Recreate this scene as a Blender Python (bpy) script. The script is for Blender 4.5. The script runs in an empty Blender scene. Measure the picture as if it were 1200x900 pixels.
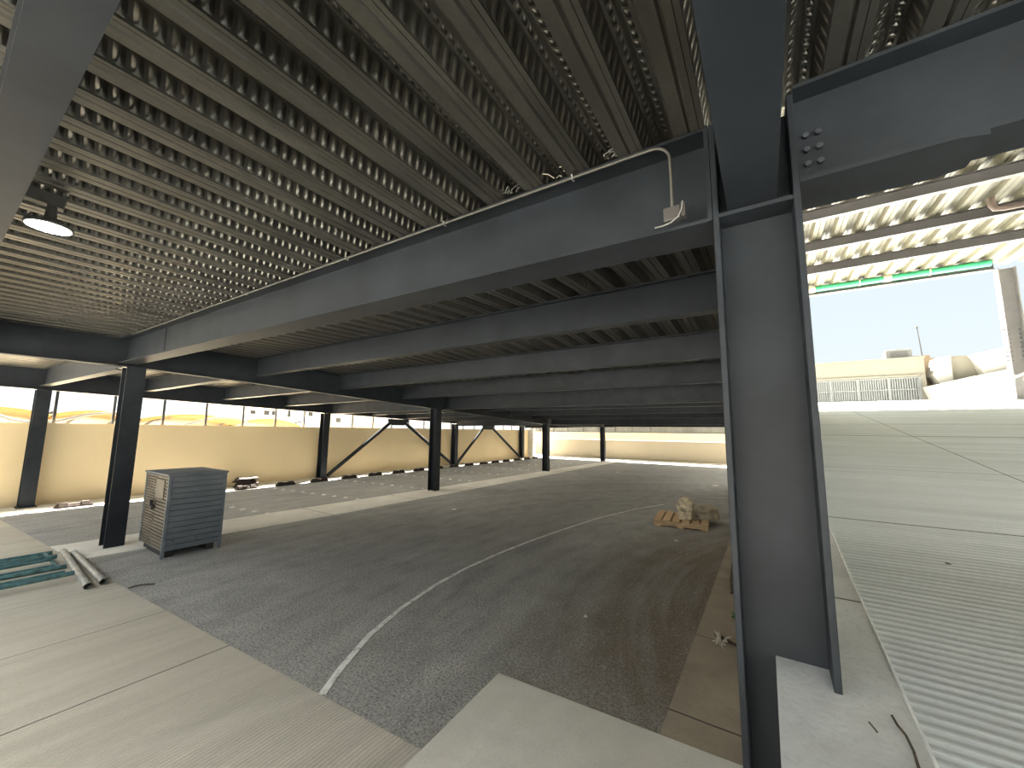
import bpy, bmesh, math, random
from mathutils import Vector, Matrix
random.seed(7)
scn = bpy.context.scene
col = scn.collection
V = Vector

# ------------------------------------------------------------------ object helpers
def tag(o, label=None, cat=None, group=None, kind=None):
    if label: o['label'] = label
    if cat: o['category'] = cat
    if group: o['group'] = group
    if kind: o['kind'] = kind
    return o

def empty(name, loc, label, cat, group=None):
    o = bpy.data.objects.new(name, None)
    o.empty_display_size = .1
    o.location = loc
    col.objects.link(o)
    tag(o, label, cat, group, 'thing')
    return o

class MB:
    """collects shapes (world coordinates) and links them as one mesh object"""
    def __init__(self): self.v = []; self.f = []; self.sm = []
    def add(self, vs, fs, smooth=False):
        n = len(self.v)
        self.v += [V(p) for p in vs]
        self.f += [[i + n for i in f] for f in fs]
        self.sm += [smooth] * len(fs)
        return self
    def box(self, a, b):
        x0, y0, z0 = a; x1, y1, z1 = b
        vs = [(x0,y0,z0),(x1,y0,z0),(x1,y1,z0),(x0,y1,z0),(x0,y0,z1),(x1,y0,z1),(x1,y1,z1),(x0,y1,z1)]
        return self.hexa(vs)
    def hexa(self, vs):
        return self.add(vs, [(0,3,2,1),(4,5,6,7),(0,1,5,4),(1,2,6,5),(2,3,7,6),(3,0,4,7)])
    def bar(self, p, q, w, h, up=(0,0,1)):
        p, q, up = V(p), V(q), V(up)
        d = (q - p).normalized()
        s = d.cross(up).normalized(); u = s.cross(d).normalized()
        s *= w / 2; u *= h / 2
        return self.hexa([p-s-u, p+s-u, q+s-u, q-s-u, p-s+u, p+s+u, q+s+u, q-s+u])
    def prism(self, poly, z0, z1):
        n = len(poly)
        vs = [(x, y, z0) for x, y in poly] + [(x, y, z1) for x, y in poly]
        fs = [tuple(range(n))[::-1], tuple(range(n, 2*n))] + [(i, (i+1) % n, n+(i+1) % n, n+i) for i in range(n)]
        return self.add(vs, fs)
    def extrude(self, pts, d):
        n = len(pts); d = V(d)
        vs = [V(p) for p in pts] + [V(p) + d for p in pts]
        fs = [tuple(range(n))[::-1], tuple(range(n, 2*n))] + [(i, (i+1) % n, n+(i+1) % n, n+i) for i in range(n)]
        return self.add(vs, fs)
    def tube(self, pts, r, n=12, cap=True):
        pts = [V(p) for p in pts]
        rings = []
        prev = None
        for i, p in enumerate(pts):
            a = pts[max(i-1, 0)]; b = pts[min(i+1, len(pts)-1)]
            d = (b - a).normalized()
            if prev is None:
                s = d.cross(V((0,0,1)))
                if s.length < 1e-3: s = d.cross(V((1,0,0)))
            else:
                s = prev - d * prev.dot(d)
            s.normalize(); prev = s
            u = s.cross(d)
            rr = r[i] if isinstance(r, (list, tuple)) else r
            rings.append([p + s*rr*math.cos(2*math.pi*k/n) + u*rr*math.sin(2*math.pi*k/n) for k in range(n)])
        vs = [q for R_ in rings for q in R_]
        fs = []
        for i in range(len(rings)-1):
            for k in range(n):
                fs.append((i*n+k, i*n+(k+1) % n, (i+1)*n+(k+1) % n, (i+1)*n+k))
        self.add(vs, fs, True)
        if cap:
            self.add(rings[0], [tuple(range(n))]); self.add(rings[-1], [tuple(range(n))[::-1]])
        return self
    def lathe(self, c, prof, n=24):
        cx, cy, cz = c
        vs = []; fs = []
        for r, z in prof:
            for k in range(n):
                a = 2*math.pi*k/n
                vs.append((cx+r*math.cos(a), cy+r*math.sin(a), cz+z))
        for i in range(len(prof)-1):
            for k in range(n):
                fs.append((i*n+k, i*n+(k+1) % n, (i+1)*n+(k+1) % n, (i+1)*n+k))
        self.add(vs, fs, True)
        m = len(prof)-1
        if prof[0][0] > 1e-4: self.add(vs[:n], [tuple(range(n))[::-1]])
        if prof[m][0] > 1e-4: self.add(vs[m*n:], [tuple(range(n))])
        return self
    def build(self, name, mat, parent=None, kind=None, bevel=0, origin=None):
        me = bpy.data.meshes.new(name)
        loc = V((0,0,0))
        if parent is not None:
            p = parent
            while p is not None: loc += p.location; p = p.parent
        off = V(origin) if origin is not None else V((0,0,0))
        me.from_pydata([v - loc - off for v in self.v], [], self.f)
        bm = bmesh.new(); bm.from_mesh(me)
        bmesh.ops.recalc_face_normals(bm, faces=bm.faces)
        bm.to_mesh(me); bm.free()
        for i, p in enumerate(me.polygons): p.use_smooth = self.sm[i] if i < len(self.sm) else False
        me.materials.append(mat)
        o = bpy.data.objects.new(name, me)
        o.location = off
        if parent is not None: o.parent = parent
        col.objects.link(o)
        if kind: o['kind'] = kind
        if bevel:
            md = o.modifiers.new('bevel', 'BEVEL'); md.width = bevel; md.segments = 2; md.limit_method = 'ANGLE'
        return o

def copy_tree(o, parent=None):
    c = o.copy(); col.objects.link(c)
    if parent is not None: c.parent = parent
    for ch in list(o.children): copy_tree(ch, c)
    return c

# ------------------------------------------------------------------ materials
class NT:
    def __init__(self, name):
        self.m = bpy.data.materials.new(name); self.m.use_nodes = True
        self.t = self.m.node_tree; self.b = self.t.nodes['Principled BSDF']
        self.geo = self.t.nodes.new('ShaderNodeNewGeometry')
        s = self.t.nodes.new('ShaderNodeSeparateXYZ'); self.t.links.new(self.geo.outputs['Position'], s.inputs[0])
        self.X, self.Y, self.Z = s.outputs
        self.P = self.geo.outputs['Position']
    def link(self, a, b): self.t.links.new(a, b)
    def math(self, op, a, b=0.0, c=None, clamp=False):
        n = self.t.nodes.new('ShaderNodeMath'); n.operation = op; n.use_clamp = clamp
        for i, x in enumerate((a, b, c)):
            if x is None: continue
            if isinstance(x, (int, float)): n.inputs[i].default_value = x
            else: self.link(x, n.inputs[i])
        return n.outputs[0]
    def noise(self, scale, detail=4, rough=.55, stretch=None, dist=0):
        n = self.t.nodes.new('ShaderNodeTexNoise')
        n.inputs['Scale'].default_value = scale; n.inputs['Detail'].default_value = detail
        n.inputs['Roughness'].default_value = rough; n.inputs['Distortion'].default_value = dist
        if stretch:
            mp = self.t.nodes.new('ShaderNodeMapping'); mp.inputs['Scale'].default_value = stretch
            self.link(self.P, mp.inputs[0]); self.link(mp.outputs[0], n.inputs['Vector'])
        else: self.link(self.P, n.inputs['Vector'])
        return n.outputs['Fac']
    def ramp(self, fac, stops):
        n = self.t.nodes.new('ShaderNodeValToRGB')
        e = n.color_ramp.elements
        while len(e) < len(stops): e.new(.5)
        for i, (p, c) in enumerate(stops):
            e[i].position = p
            e[i].color = (*c, 1) if isinstance(c, (tuple, list)) else (c, c, c, 1)
        self.link(fac, n.inputs[0]); return n.outputs[0]
    def mix(self, fac, a, b, mode='MIX'):
        n = self.t.nodes.new('ShaderNodeMix'); n.data_type = 'RGBA'; n.blend_type = mode
        if isinstance(fac, (int, float)): n.inputs[0].default_value = fac
        else: self.link(fac, n.inputs[0])
        for i, x in ((6, a), (7, b)):
            if isinstance(x, tuple): n.inputs[i].default_value = (*x, 1)
            else: self.link(x, n.inputs[i])
        return n.outputs[2]
    def bump(self, h, strength=.5, dist=.01, prev=None):
        n = self.t.nodes.new('ShaderNodeBump'); n.inputs['Strength'].default_value = strength
        n.inputs['Distance'].default_value = dist
        self.link(h, n.inputs['Height'])
        if prev is not None: self.link(prev, n.inputs['Normal'])
        self.link(n.outputs[0], self.b.inputs['Normal']); return n.outputs[0]
    def set(self, color=None, rough=.6, metal=0., spec=None):
        if color is not None:
            if isinstance(color, tuple): self.b.inputs['Base Color'].default_value = (*color, 1)
            else: self.link(color, self.b.inputs['Base Color'])
        if isinstance(rough, (int, float)): self.b.inputs['Roughness'].default_value = rough
        else: self.link(rough, self.b.inputs['Roughness'])
        self.b.inputs['Metallic'].default_value = metal
        if spec is not None: self.b.inputs['Specular IOR Level'].default_value = spec
        return self

def mottled(name, c, var=.12, scale=6, rough=.6, metal=0, bump=.15, stretch=None, spec=None):
    n = NT(name)
    f = n.noise(scale, 5, .6, stretch)
    d = tuple(x*(1-var*1.6) for x in c); l = tuple(min(1, x*(1+var)) for x in c)
    n.set(n.ramp(f, [(.3, d), (.7, l)]), rough, metal, spec)
    if bump: n.bump(n.noise(scale*18, 3, .6), bump, .004)
    return n.m

M = {}
M['steel'] = mottled('dark_steel_paint', (.021,.0255,.032), .2, 3.5, .5, 0, .06, spec=.22)
M['steel_left'] = M['steel']
M['roof_steel'] = mottled('grey_steel_paint', (.07,.066,.066), .1, 4, .5, 0, .05)
M['col_grey'] = mottled('pale_grey_column_paint', (.17,.165,.165), .1, 4, .5, 0, .05)
M['bolt'] = mottled('bolt_steel', (.07,.08,.095), .2, 30, .4, .6, 0)
M['conduit'] = mottled('galvanised_conduit', (.115,.112,.10), .12, 20, .5, .2, .03)
M['tarnish'] = mottled('galvanised_pipe', (.46,.45,.42), .25, 14, .45, .4, .1)
M['wire'] = mottled('grey_wire', (.22,.22,.21), .1, 10, .5, 0, 0)
M['white'] = mottled('white_paint', (.80,.79,.75), .08, 9, .6, 0, .05)
M['ceramic'] = mottled('white_ceramic', (.85,.85,.82), .05, 30, .25, 0, 0)
M['rubber'] = mottled('brown_black_rubber', (.022,.0145,.012), .5, 9, .8, 0, .3)
M['rubber_pale'] = mottled('dusty_rubber', (.034,.021,.015), .5, 14, .85, 0, .3)
M['wood'] = mottled('pallet_wood', (.72,.50,.29), .25, 5, .75, 0, .3, stretch=(1,9,9))
M['stone'] = mottled('rough_concrete_block', (.74,.62,.44), .4, 14, .9, 0, .6)
M['stone_cap'] = mottled('dusty_round_block', (.50,.43,.32), .3, 8, .9, 0, .5)
M['teal'] = mottled('worn_teal_paint', (.085,.185,.195), .35, 20, .5, 0, .2)
M['orange'] = mottled('orange_shade_cloth', (.15,.075,.016), .12, 1.2, .8, 0, 0)
M['pale_wall'] = mottled('pale_render', (.80,.77,.68), .04, .6, .85, 0, .05)
M['glass_dark'] = mottled('dark_window_glass', (.012,.013,.015), .1, 1, .2, 0, 0)
M['frame_grey'] = mottled('grey_tube_paint', (.035,.034,.033), .1, 5, .5, 0, 0)
M['post'] = mottled('fence_post_grey', (.05,.053,.06), .1, 5, .5, 0, 0)
M['fence'] = mottled('fence_sheet_grey', (.085,.092,.09), .12, 2, .6, 0, .05)
M['green'] = mottled('green_plastic', (.035,.30,.135), .12, 6, .45, 0, .05)
M['tape'] = mottled('cream_sleeve', (.78,.66,.42), .15, 20, .6, 0, .05)
M['rust'] = mottled('brown_drain_paint', (.11,.08,.068), .2, 10, .6, 0, .1)
M['black'] = mottled('black_plastic', (.03,.03,.03), .2, 10, .5, 0, 0)
M['twig'] = mottled('dry_twig', (.10,.075,.05), .4, 30, .9, 0, .2)
M['straw'] = mottled('dry_bleached_leaf', (.68,.63,.52), .2, 40, .9, 0, .1)
M['leaf'] = mottled('green_leaf', (.05,.15,.05), .3, 40, .7, 0, .1)
M['paper'] = mottled('white_paper', (.8,.8,.78), .1, 30, .8, 0, .05)
M['gate'] = mottled('louvre_grey', (.13,.135,.13), .06, 3, .55, 0, 0)
M['cord'] = mottled('white_cord', (.85,.85,.82), .08, 30, .8, 0, 0)
M['lamp_body'] = mottled('lamp_housing', (.30,.29,.27), .1, 10, .5, .3, 0)

n = NT('lamp_glow'); n.set((.9,.9,.85), .4)
n.b.inputs['Emission Color'].default_value = (1, .95, .82, 1); n.b.inputs['Emission Strength'].default_value = 30
M['lamp'] = n.m

def asphalt():
    n = NT('asphalt')
    big = n.noise(.55, 5, .6, dist=.6); mid = n.noise(4.5, 6, .7, (1, .45, 1)); fine = n.noise(62, 4, .75)
    c = n.ramp(mid, [(.3, (.36,.355,.34)), (.55, (.52,.515,.49)), (.75, (.64,.63,.60))])
    c = n.mix(n.ramp(big, [(.42, 0), (.68, .55)]), c, (.33,.32,.30))
    # brown patch with an uneven edge on the right side of the bay
    dx = n.math('MULTIPLY', n.math('ADD', n.X, .75), .75); dy = n.math('MULTIPLY', n.math('SUBTRACT', n.Y, 4.6), .22)
    r = n.math('SQRT', n.math('ADD', n.math('MULTIPLY', dx, dx), n.math('MULTIPLY', dy, dy)))
    r = n.math('ADD', r, n.math('MULTIPLY', n.math('SUBTRACT', n.noise(1.6, 4), .5), .9))
    c = n.mix(n.ramp(r, [(.25, .85), (1.0, 0)]), c, (.22,.155,.10))
    # dusty tyre tracks
    ex = n.math('SUBTRACT', n.X, 3.5); ey = n.math('SUBTRACT', n.Y, 4.5)
    rr = n.math('SQRT', n.math('ADD', n.math('MULTIPLY', ex, ex), n.math('MULTIPLY', ey, ey)))
    th = n.math('ARCTAN2', ey, ex)
    cv = n.t.nodes.new('ShaderNodeCombineXYZ'); n.link(n.math('MULTIPLY', rr, 2.6), cv.inputs[0]); n.link(n.math('MULTIPLY', n.math('ABSOLUTE', th), 1.1), cv.inputs[1])
    tn = n.t.nodes.new('ShaderNodeTexNoise'); tn.inputs['Scale'].default_value = 1.0; tn.inputs['Detail'].default_value = 7; tn.inputs['Roughness'].default_value = .68
    n.link(cv.outputs[0], tn.inputs['Vector']); tr = tn.outputs['Fac']
    c = n.mix(n.ramp(tr, [(.47, 0), (.70, .6)]), c, (.58,.57,.54))
    c = n.mix(n.ramp(tr, [(.28, .55), (.44, 0)]), c, (.20,.195,.185))
    c = n.mix(n.ramp(fine, [(.36, .85), (.56, 0)]), c, (.10,.098,.093))
    c = n.mix(n.ramp(n.noise(30, 3, .7), [(.56, 0), (.70, .5)]), c, (.56,.55,.52))
    sp = n.noise(38, 2, .5)
    c = n.mix(n.ramp(sp, [(.71, 0), (.76, .7)]), c, (.55,.54,.51))
    n.set(c, .86, 0, .3)
    n.bump(fine, .8, .008, n.bump(mid, .15, .02))
    return n.m
M['asphalt'] = asphalt()

def concrete(name, base, groove=None, pitch=.026, joints=(), strength=.5, cross=None, dark=.8):
    n = NT(name)
    big = n.noise(.7, 5, .62, dist=.4)
    st = (.25, 3.0, 1) if groove == 'Y' else ((3.0, .25, 1) if groove == 'X' else (1, 1, 1))
    streak = n.noise(2.4, 6, .65, st); fine = n.noise(70, 3, .6)
    lo = tuple(x*dark for x in base); hi = tuple(min(.95, x*1.16) for x in base)
    c = n.ramp(streak, [(.28, lo), (.52, base), (.74, hi)])
    c = n.mix(n.ramp(big, [(.38, .45), (.62, 0)]), c, tuple(x*.82*k for x, k in zip(base, (1, .97, .92))))
    c = n.mix(n.ramp(n.noise(9, 5, .7), [(.62, 0), (.74, .35)]), c, tuple(x*.62 for x in base))
    c = n.mix(n.ramp(fine, [(.3, .25), (.5, 0)]), c, tuple(x*.6 for x in base))
    prev = n.bump(fine, .25, .004)
    if groove:
        ax = n.Y if groove == 'Y' else n.X
        wob = n.math('ADD', ax, n.math('MULTIPLY', n.noise(1.2, 2), .05))
        s = n.math('SINE', n.math('MULTIPLY', wob, 2*math.pi/pitch))
        patch = n.ramp(n.noise(.8, 4, .6, dist=.5), [(.30, .25), (.6, 1)])
        h = n.math('MULTIPLY', s, patch)
        prev = n.bump(h, strength, .006, prev)
        c = n.mix(n.math('MULTIPLY', n.ramp(h, [(.0, .34), (.35, 0)]), .9), c, tuple(x*.60 for x in base))
    for axis, pos, w in joints:
        a = n.X if axis == 'X' else n.Y
        d = n.math('ABSOLUTE', n.math('SUBTRACT', n.math('ADD', a, n.math('MULTIPLY', n.math('SUBTRACT', n.noise(2.5, 3), .5), .02)), pos))
        c = n.mix(n.math('LESS_THAN', d, w), c, (.085,.078,.068))
    n.set(c, .85, 0, .3)
    return n, c
n, c = concrete('drive_concrete', (.60,.56,.475), 'X', .024, [('X', -3.40, .005), ('X', -4.47, .004), ('X', -5.6, .003)])
# worn chalky continuation of the painted line across the drive
d = n.math('ABSOLUTE', n.math('ADD', n.math('SUBTRACT', n.X, n.math('MULTIPLY', n.Y, .48)), 3.06))
c = n.mix(n.ramp(n.math('ADD', d, n.math('MULTIPLY', n.noise(7, 4), .10)), [(.05, .45), (.14, 0)]), c, (.60,.56,.49)); n.set(c, .85)
M['drive'] = n.m
M['ramp'] = concrete('ramp_concrete', (.76,.79,.785), 'Y', .036, [('Y', 2.97, .005), ('Y', 4.45, .003), ('Y', 6.55, .013), ('Y', 7.87, .012), ('X', 1.48, .004)], .32)[0].m
M['margin'] = concrete('margin_concrete', (.78,.775,.745), None, 0, [('Y', 1.95, .004), ('Y', 3.45, .003), ('Y', 5.0, .003)], dark=.72)[0].m
M['slab'] = concrete('plain_concrete', (.78,.755,.69), None, 0, dark=.84)[0].m
M['strip'] = concrete('strip_concrete', (.86,.835,.77), None, 0, [('Y', k*2.1+.2, .006) for k in range(0, 10)], dark=.86)[0].m
M['sidestrip'] = concrete('dusty_concrete', (.42,.36,.28), None, 0, [('Y', 3.55, .004), ('Y', 2.55, .006), ('Y', 5.0, .004)], dark=.72)[0].m
M['ground'] = concrete('outside_concrete', (.70,.62,.48), None, 0, dark=.9)[0].m
M['kerb'] = concrete('kerb_concrete', (.76,.72,.63), None, 0, dark=.88)[0].m
M['slabtop'] = concrete('deck_slab_concrete', (.45,.44,.41), None, 0)[0].m

def wallmat(name, c):
    n = NT(name)
    a = n.noise(.5, 4, .6); b = n.noise(3, 5, .6, (1, 1, .25))
    k = n.ramp(a, [(.3, tuple(x*.93 for x in c)), (.7, c)])
    k = n.mix(n.ramp(b, [(.55, 0), (.8, .25)]), k, tuple(x*.8 for x in c))
    n.set(k, .8); n.bump(n.noise(120, 3), .15, .003); return n.m
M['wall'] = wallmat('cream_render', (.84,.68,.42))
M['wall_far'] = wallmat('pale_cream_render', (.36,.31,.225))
M['building'] = wallmat('sand_render', (.16,.148,.112))
M['building_white'] = wallmat('off_white_render', (.33,.315,.27))
M['building_tan'] = wallmat('tan_render', (.24,.18,.115))

PITCH = .215
def deckmat(name, c, metal, rough, emb=1.0, pitch=PITCH, off=0.0):
    n = NT(name)
    u = n.math('MULTIPLY', n.math('FRACT', n.math('ADD', n.math('DIVIDE', n.X, pitch), 100 + off)), pitch)
    f = n.noise(5, 5, .65, (1, .3, 1)); g = n.noise(60, 3, .6)
    k = n.ramp(f, [(.3, tuple(x*.72 for x in c)), (.7, tuple(x*1.15 for x in c))])
    k = n.mix(n.ramp(g, [(.4, .3), (.6, 0)]), k, tuple(x*.7 for x in c))
    # seam line on the flats
    seam = n.math('LESS_THAN', n.math('ABSOLUTE', n.math('SUBTRACT', u, .078)), .0016)
    k = n.mix(n.math('MULTIPLY', seam, .8), k, (.01,.01,.01))
    n.set(k, n.ramp(f, [(.3, rough-.08), (.7, rough+.1)]), metal)
    prev = n.bump(g, .12, .003)
    if emb:
        def row(pos, hw, per, sh):
            d = n.math('DIVIDE', n.math('SUBTRACT', u, pos), hw)
            gx = n.math('SUBTRACT', 1.0, n.math('MULTIPLY', d, d), clamp=True)
            sk = n.math('ADD', n.Y, n.math('MULTIPLY', n.math('SUBTRACT', u, pos), sh))
            w = n.math('SINE', n.math('MULTIPLY', sk, 2*math.pi/per))
            w = n.math('ADD', n.math('MULTIPLY', w, .62), .42, clamp=True)
            return n.math('MULTIPLY', gx, w)
        h = n.math('ADD', row(.136, .008, .034, .6), row(.174, .008, .034, -.6))
        h = n.math('ADD', h, row(.107, .0095, .042, .3))
        h = n.math('ADD', h, row(.203, .0095, .042, -.3))
        n.bump(h, .75*emb, .013, prev)
    return n.m
M['deck'] = deckmat('galvanised_deck', (.225,.215,.19), .9, .38, 1.0)
M['deck_right'] = M['deck']
M['roofdeck'] = deckmat('roof_sheet_bounce_tint', (.105,.098,.064), 0, .5, 0, .33)  # cream tint stands in for sunlight bounced up from the ground

# ------------------------------------------------------------------ levels
def base(y):
    if y <= 1.5: return 2.675
    if y <= 3.15: return 2.675 + .13*(y-1.5)/1.65
    if y <= 14.3: return 2.805 - .047*(y-3.15)
    return 2.805 - .047*11.15
def zd(x, y):
    w = 1 if y <= 1.5 else max(0, 1-(y-1.5)/1.65)
    xx = max(x, -7.4)
    z = base(y) - .0195*w*min(xx, 0)
    if x < -7.4: z += .02*(x+7.4)
    return z
def ramp_z(y): return .735 + .13*min(y, 13.0)

# ------------------------------------------------------------------ ground, slabs
MB().prism([(-90,-3.2),(60,-3.2),(60,120),(-90,120)], -.4, -.06).build('ground', M['ground'], kind='structure')
MB().prism([(-90,-40),(60,-40),(60,-3.2),(-90,-3.2)], -.4, -.06).build('unseen_dark_yard', M['asphalt'], kind='structure')  # unseen ground behind the camera, added darker to cut bounce light
def drive_y(x): return 1.21 + .0653*(x+6.83)
MB().prism([(-12.4,-3.2),(-.01,-3.2),(-.01,22.7),(-12.4,22.7)], -.06, 0).build('floor', M['asphalt'], kind='structure')
MB().prism([(-12.1,-3.2),(-.02,-3.2),(-.02,drive_y(-.02)),(-12.1,drive_y(-12.1))], 0, .006).build('drive_slab', M['drive'], kind='structure')
MB().prism([(-8.02,drive_y(-8.02)),(-6.98,drive_y(-6.98)),(-6.80,4.5),(-6.70,19.6),(-6.75,21.9),(-7.40,21.9),(-7.42,18.5),(-7.75,7.5)], 0, .010).build('median_strip', M['strip'], kind='structure')
MB().prism([(-1.49,1.0),(-.02,1.0),(-.02,2.33),(-1.55,2.25)], .004, .030).build('corner_slab', M['slab'], kind='structure', bevel=.006)
MB().prism([(-.56,2.32),(-.02,2.34),(-.02,12),(-.50,12)], 0, .012).build('side_strip', M['sidestrip'], kind='structure')
# ramp (solid, rises away from the camera)
rp = MB()
prof = [(-4.0, 0), (-4.0, ramp_z(-4)), (13.0, ramp_z(13)), (60, ramp_z(13)), (60, -.2), (13, -.2)]
rp.extrude([(.20, y, z) for y, z in prof], (30, 0, 0)); rp.build('ramp', M['ramp'], kind='structure')
mg = MB()
mprof = [(-4.0, 0), (-4.0, ramp_z(-4)), (13.0, ramp_z(13)), (13.0, 0)]
mg.extrude([(-.012, y, z+.004*(z > .1)) for y, z in mprof], (.272, 0, 0)); mg.build('ramp_margin', M['margin'], kind='structure')

# walls
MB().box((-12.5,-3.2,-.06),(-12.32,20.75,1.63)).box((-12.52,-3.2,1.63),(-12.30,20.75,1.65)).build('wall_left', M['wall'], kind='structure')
MB().box((-12.45,20.75,-.06),(-11.98,21.05,1.88)).build('wall_pier', M['white'], kind='structure')
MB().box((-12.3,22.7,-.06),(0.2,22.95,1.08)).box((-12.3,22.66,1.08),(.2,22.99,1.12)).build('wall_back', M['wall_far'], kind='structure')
MB().box((-16,25.6,-.06),(-.2,25.8,1.55)).build('wall_beyond', M['wall_far'], kind='structure')
# kerbs at the foot of the walls
MB().box((-12.32,-3.2,0),(-11.72,22.1,.02)).build('trim_1', M['kerb'], kind='structure')
MB().box((-12.3,22.05,0),(-.02,22.7,.03)).build('trim_2', M['kerb'], kind='structure')

# ------------------------------------------------------------------ decks
def deck(name, x0, x1, ys, zf, mat, pitch=PITCH, depth=.078, kind='structure', slab=True):
    m = MB()
    k0 = math.floor(x0/pitch); xs = []
    s = pitch/.235
    for k in range(k0, math.ceil(x1/pitch)+1):
        for du, dz in ((0,0),(.044,0),(.052,.008),(.060,0),(.104,0),(.130,depth),(.160,depth),(.169,depth-.007),(.178,depth),(.209,depth)):
            x = k*pitch + du*s
            if x0 <= x <= x1: xs.append((x, dz))
    nx = len(xs)
    for y in ys:
        for x, dz in xs: m.v.append(V((x, y, zf(x, y)+dz)))
    for j in range(len(ys)-1):
        for i in range(nx-1):
            m.f.append([j*nx+i, j*nx+i+1, (j+1)*nx+i+1, (j+1)*nx+i]); m.sm.append(False)
    o = m.build(name, mat, kind=kind)
    if slab:
        t = MB()
        for y0, y1 in zip(ys[:-1], ys[1:]):
            a = [(x0,y0),(x1,y0),(x1,y1),(x0,y1)]
            t.hexa([(x, y, zf(x, y)+depth+.012) for x, y in a] + [(x, y, zf(x, y)+depth+.16) for x, y in a])
        t.build(name.replace('ceiling', 'ceiling_slab'), M['slabtop'], kind=kind)
    return o
YS = [-.8, 1.5, 3.15, 14.3, 22.55]
deck('ceiling', -7.4, -.06, YS, zd, M['deck'])
deck('ceiling_side', -12.35, -7.4, YS, zd, M['deck'])
deck('ceiling_over_ramp', -.06, 8.0, [-.8, 1.62], lambda x, y: 2.72, M['deck_right'])
ROOF_Z = 5.43
deck('ceiling_high_roof', -3.0, 9.5, [.8, 12.95], lambda x, y: ROOF_Z, M['roofdeck'], .33, .07)  # unseen left part over the lower deck, extended to block the sun

# ------------------------------------------------------------------ steel members
G_BEAM = 'secondary beams of the main bay'
def zlb(y): return 2.41 - .048*(y-2.86) if y < 14.3 else 2.41-.048*11.44
def ibeam(name, p, q, depth, width, label, cat='beam', group=None, tf=.012, tw=.010, mat=None, bolts=(), extra=None):
    """p, q: middle of the bottom flange's underside at both ends"""
    mat = mat or M['steel']
    p, q = V(p), V(q)
    t = empty(name, (p+q)/2, label, cat, group)
    z = V((0,0,1))
    if depth is None: d0, d1 = zd(p.x, p.y)-p.z-.006, zd(q.x, q.y)-q.z-.006
    else: d0 = d1 = depth
    MB().bar(p+z*d0/2, q+z*d1/2, tw, min(d0, d1)-2*tf+.02*(d0 != d1)).build('web', mat, t)
    MB().bar(p+z*tf/2, q+z*tf/2, width, tf).build('flange', mat, t)
    MB().bar(p+z*(d0-tf/2), q+z*(d1-tf/2), width, tf).build('flange', mat, t)
    return t

def column(c, z0, z1, label, sx=.24, sy=.20, tf=.016, tw=.012, group=None, plate=True, mat=None, slots=True):
    mat = mat or M['steel']
    x, y = c
    t = empty('steel_column', (x, y, z0), label, 'column', group)
    MB().box((x-sx/2+tf, y-tw/2, z0), (x+sx/2-tf, y+tw/2, z1)).build('web', mat, t)
    MB().box((x-sx/2, y-sy/2, z0), (x-sx/2+tf, y+sy/2, z1)).build('flange', mat, t)
    MB().box((x+sx/2-tf, y-sy/2, z0), (x+sx/2, y+sy/2, z1)).build('flange', mat, t)
    if plate:
        MB().box((x-sx/2-.03, y-sy/2-.03, z0), (x+sx/2+.03, y+sy/2+.03, z0+.014)).build('base_plate', mat, t)
    return t

def bolt(parent, p, d, r=.011, l=.016):
    p, d = V(p), V(d)
    MB().tube([p, p+d*l], r, 6).build('bolt', M['bolt'], parent)

def gd(y): return .385 if y <= 1.5 else (.43 if y >= 3.15 else .385+.045*(y-1.5)/1.65)
# main columns in the row under the girder
GX = -7.47
MEDIAN = 'columns standing on the concrete median strip'
names = ['dark steel column beside the grey slatted cabinet, nearest on the median strip',
         'dark steel column mid-way on the median strip, in front of the first pipe braces',
         'dark steel column on the median strip, third from the slatted cabinet',
         'dark steel column at the far end of the median strip by the far wall']
for (y, lab) in zip((1.60, 7.65, 13.95, 20.5), names):
    column((GX+.02, y), .010, zd(GX, y)-gd(y)-.004, lab, group=MEDIAN, plate=False)
WALLC = 'columns along the cream side wall'
names = ['dark steel column at the cream side wall, left of the slatted cabinet',
         'dark steel column at the cream side wall where the first pipe brace starts',
         'dark steel column at the side wall between the two pairs of pipe braces',
         'dark steel column at the end of the side wall beside the white pier']
LX = -12.14
def zl(y): return 2.33 - .034*(y-.8) if y < 7 else max(2.119 - .036*(y-7), 1.88)
def gd(y): return .385 if y <= 1.5 else (.43 if y >= 3.15 else .385+.045*(y-1.5)/1.65)
for (y, lab) in zip((1.32, 7.33, 13.75, 19.7), names):
    column((LX, y), .02, zl(y)-.004, lab, group=WALLC)

# girders along the depth direction
def polybeam(name, x, ys, zf, depth, width, label, group=None, tf=.012):
    t = empty(name, (x, ys[0], zf(ys[0])), label, 'beam', group)
    w = MB(); lo = MB(); hi = MB(); z = V((0,0,1))
    for a, b in zip(ys[:-1], ys[1:]):
        p = V((x, a, zf(a))); q = V((x, b, zf(b)))
        da, db = depth(a), depth(b)
        w.hexa([p+V((-.005,0,tf)),p+V((.005,0,tf)),q+V((.005,0,tf)),q+V((-.005,0,tf)),p+V((-.005,0,da-tf)),p+V((.005,0,da-tf)),q+V((.005,0,db-tf)),q+V((-.005,0,db-tf))])
        lo.bar(p+z*tf/2, q+z*tf/2, width, tf); hi.bar(p+z*(da-tf/2), q+z*(db-tf/2), width, tf)
    w.build('web', M['steel'], t); lo.build('flange', M['steel'], t); hi.build('flange', M['steel'], t)
    return t
polybeam('steel_girder', GX, [-.55, 1.5, 3.15, 14.3, 22.5], lambda y: zd(GX, y)-gd(y), lambda y: gd(y)-.005, .16,
         'long dark girder running over the row of columns on the median strip')
polybeam('steel_girder', LX, [-.55, .8, 1.5, 3.15, 7, 14.3, 20.7], zl, lambda y: zd(LX, y)-zl(y)-.005, .15,
         'long dark girder along the top of the cream side wall columns')
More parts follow.
